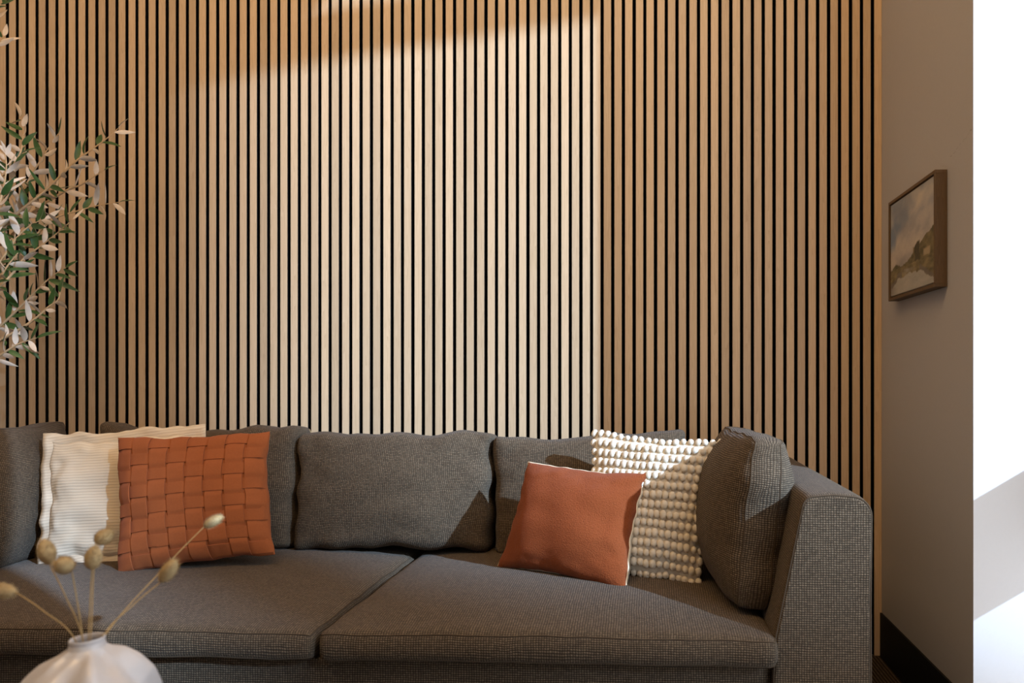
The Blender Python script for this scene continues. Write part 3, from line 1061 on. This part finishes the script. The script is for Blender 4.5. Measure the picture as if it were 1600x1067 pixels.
LM = [leaf_mesh(0.070, 0.0085, 0.10, 0.25), leaf_mesh(0.080, 0.0088, 0.40, 0.2), leaf_mesh(0.062, 0.0090, 0.2, 0.35), leaf_mesh(0.068, 0.0082, -0.15, 0.3), leaf_mesh(0.048, 0.0074, 0.25, 0.2)]

TW = [  # twigs as sightings (u, v) with their distance from the wall: start .. tip
    ([(-190, 470), (-60, 400), (41, 322), (76, 293), (115, 255), (140, 236), (166, 217), (184, 201)], 0.20, 0.10, 18),
    ([(-190, 600), (-80, 520), (0, 447), (18, 429), (39, 402), (60, 387), (87, 366), (115, 342)], 0.30, 0.22, 16),
    ([(-190, 560), (-60, 450), (30, 395), (69, 354), (90, 339), (120, 330), (153, 321), (186, 316)], 0.26, 0.15, 18),
    ([(-190, 690), (-60, 560), (2, 508), (36, 475), (62, 449), (82, 431), (103, 418)], 0.24, 0.18, 18),
    ([(-160, 640), (-20, 545), (30, 515), (56, 497), (75, 480), (90, 469), (94, 456)], 0.34, 0.30, 12),
    ([(-160, 720), (-40, 590), (0, 556), (28, 538), (47, 531), (57, 528)], 0.36, 0.33, 12),
    ([(-160, 430), (-30, 370), (8, 305), (18, 276), (28, 248), (34, 231), (36, 205), (32, 182)], 0.28, 0.12, 16),
    ([(-150, 440), (0, 360), (38, 295), (49, 274), (70, 240), (91, 209)], 0.16, 0.12, 16),
    ([(-40, 400), (60, 325), (105, 297), (126, 289), (148, 275), (163, 266)], 0.12, 0.06, 10),
    ([(-150, 330), (-60, 200), (-20, 110), (-4, 72), (6, 56)], 0.24, 0.16, 10),
    ([(-150, 250), (-60, 120), (-30, 50), (-8, 16), (4, 4)], 0.2, 0.16, 7),
    ([(-160, 520), (-60, 430), (-10, 340), (4, 300), (10, 262), (8, 236)], 0.32, 0.26, 14),
    ([(-160, 650), (-50, 480), (0, 410), (26, 372), (48, 352), (70, 342)], 0.30, 0.24, 14),
    ([(-150, 520), (-40, 400), (20, 345), (44, 318), (66, 300), (88, 296)], 0.18, 0.14, 14),
    ([(-150, 560), (-60, 400), (-10, 300), (6, 270), (22, 252)], 0.14, 0.1, 12),
    ([(-170, 610), (-70, 500), (-6, 440), (12, 415), (28, 395)], 0.4, 0.36, 10),
]
rnd = random.Random(5)
nleaf = 0
for pts, wa, wb_, nl in TW:
    nl = int(nl * 1.4)
    wa, wb_ = wa + 0.12, wb_ + 0.12
    P_ = []
    for i, (u, vv_) in enumerate(pts):
        t = i / (len(pts) - 1)
        P_.append(upx(u, vv_, wa + (wb_ - wa) * t))
    # root the twig on the nearest trunk point below
    st = min(trunk, key=lambda q: abs(q.z - (P_[0].z - 0.12)))
    path = smooth_path([st] + P_, 7)
    v, fc = tube_vf(path, lambda t: 0.0055 * (1 - t) + 0.0011, 7)
    mk('twig', v, fc, M['bark'], tree)
    cum = [0.0]
    for i in range(1, len(path)):
        cum.append(cum[-1] + (path[i] - path[i - 1]).length)
    Lt = cum[-1]
    # leaves sit on the outer stretch of the twig
    bare = 0.0
    for q_, c_ in zip(path, cum):
        if q_.x > -2.59 - 0.958 * q_.y:
            bare = c_
            break
    span = max(0.12, min(Lt - bare, Lt * 0.9))
    for k in range(nl):
        if nleaf >= 296:
            break
        s_ = Lt - span * ((nl - 1 - k) / (nl - 1))
        s_ = min(Lt - 0.001, max(0.02, s_ + rnd.uniform(-.006, .006)))
        i = max(1, next(j for j in range(len(cum)) if cum[j] >= s_))
        p = path[i - 1].lerp(path[i], (s_ - cum[i - 1]) / max(1e-6, cum[i] - cum[i - 1]))
        tg = (path[i] - path[i - 1]).normalized()
        sd = tg.cross(Vector((0, -1, 0))).normalized() * (1 if k % 2 else -1)
        d = (tg * rnd.uniform(0.35, 1.0) + sd * rnd.uniform(0.5, 1.1) + Vector((0, rnd.uniform(-.7, .25), 0))).normalized()
        if k == nl - 1:
            d = (tg + Vector((0, rnd.uniform(-.3, .1), .2))).normalized()
        if p.y > -0.05:
            d.y = -abs(d.y)
        nrm = Vector((rnd.uniform(-.5, .6), rnd.choice((-1, 1)) * rnd.uniform(0.25, 1), rnd.uniform(-.2, .8))).normalized()
        if p.y + d.y * 0.06 > -0.012:
            d.y = -0.05; d.normalize()
        z = (nrm - d * nrm.dot(d)).normalized()
        y = z.cross(d)
        q = Matrix((d, y, z)).transposed().to_quaternion()
        k_ = rnd.uniform(0.85, 1.2) * (0.85 if k == nl - 1 else 1)
        inst('leaf', rnd.choice(LM), p, tree, q, (k_, k_ * rnd.uniform(.85, 1.15), k_))
        nleaf += 1
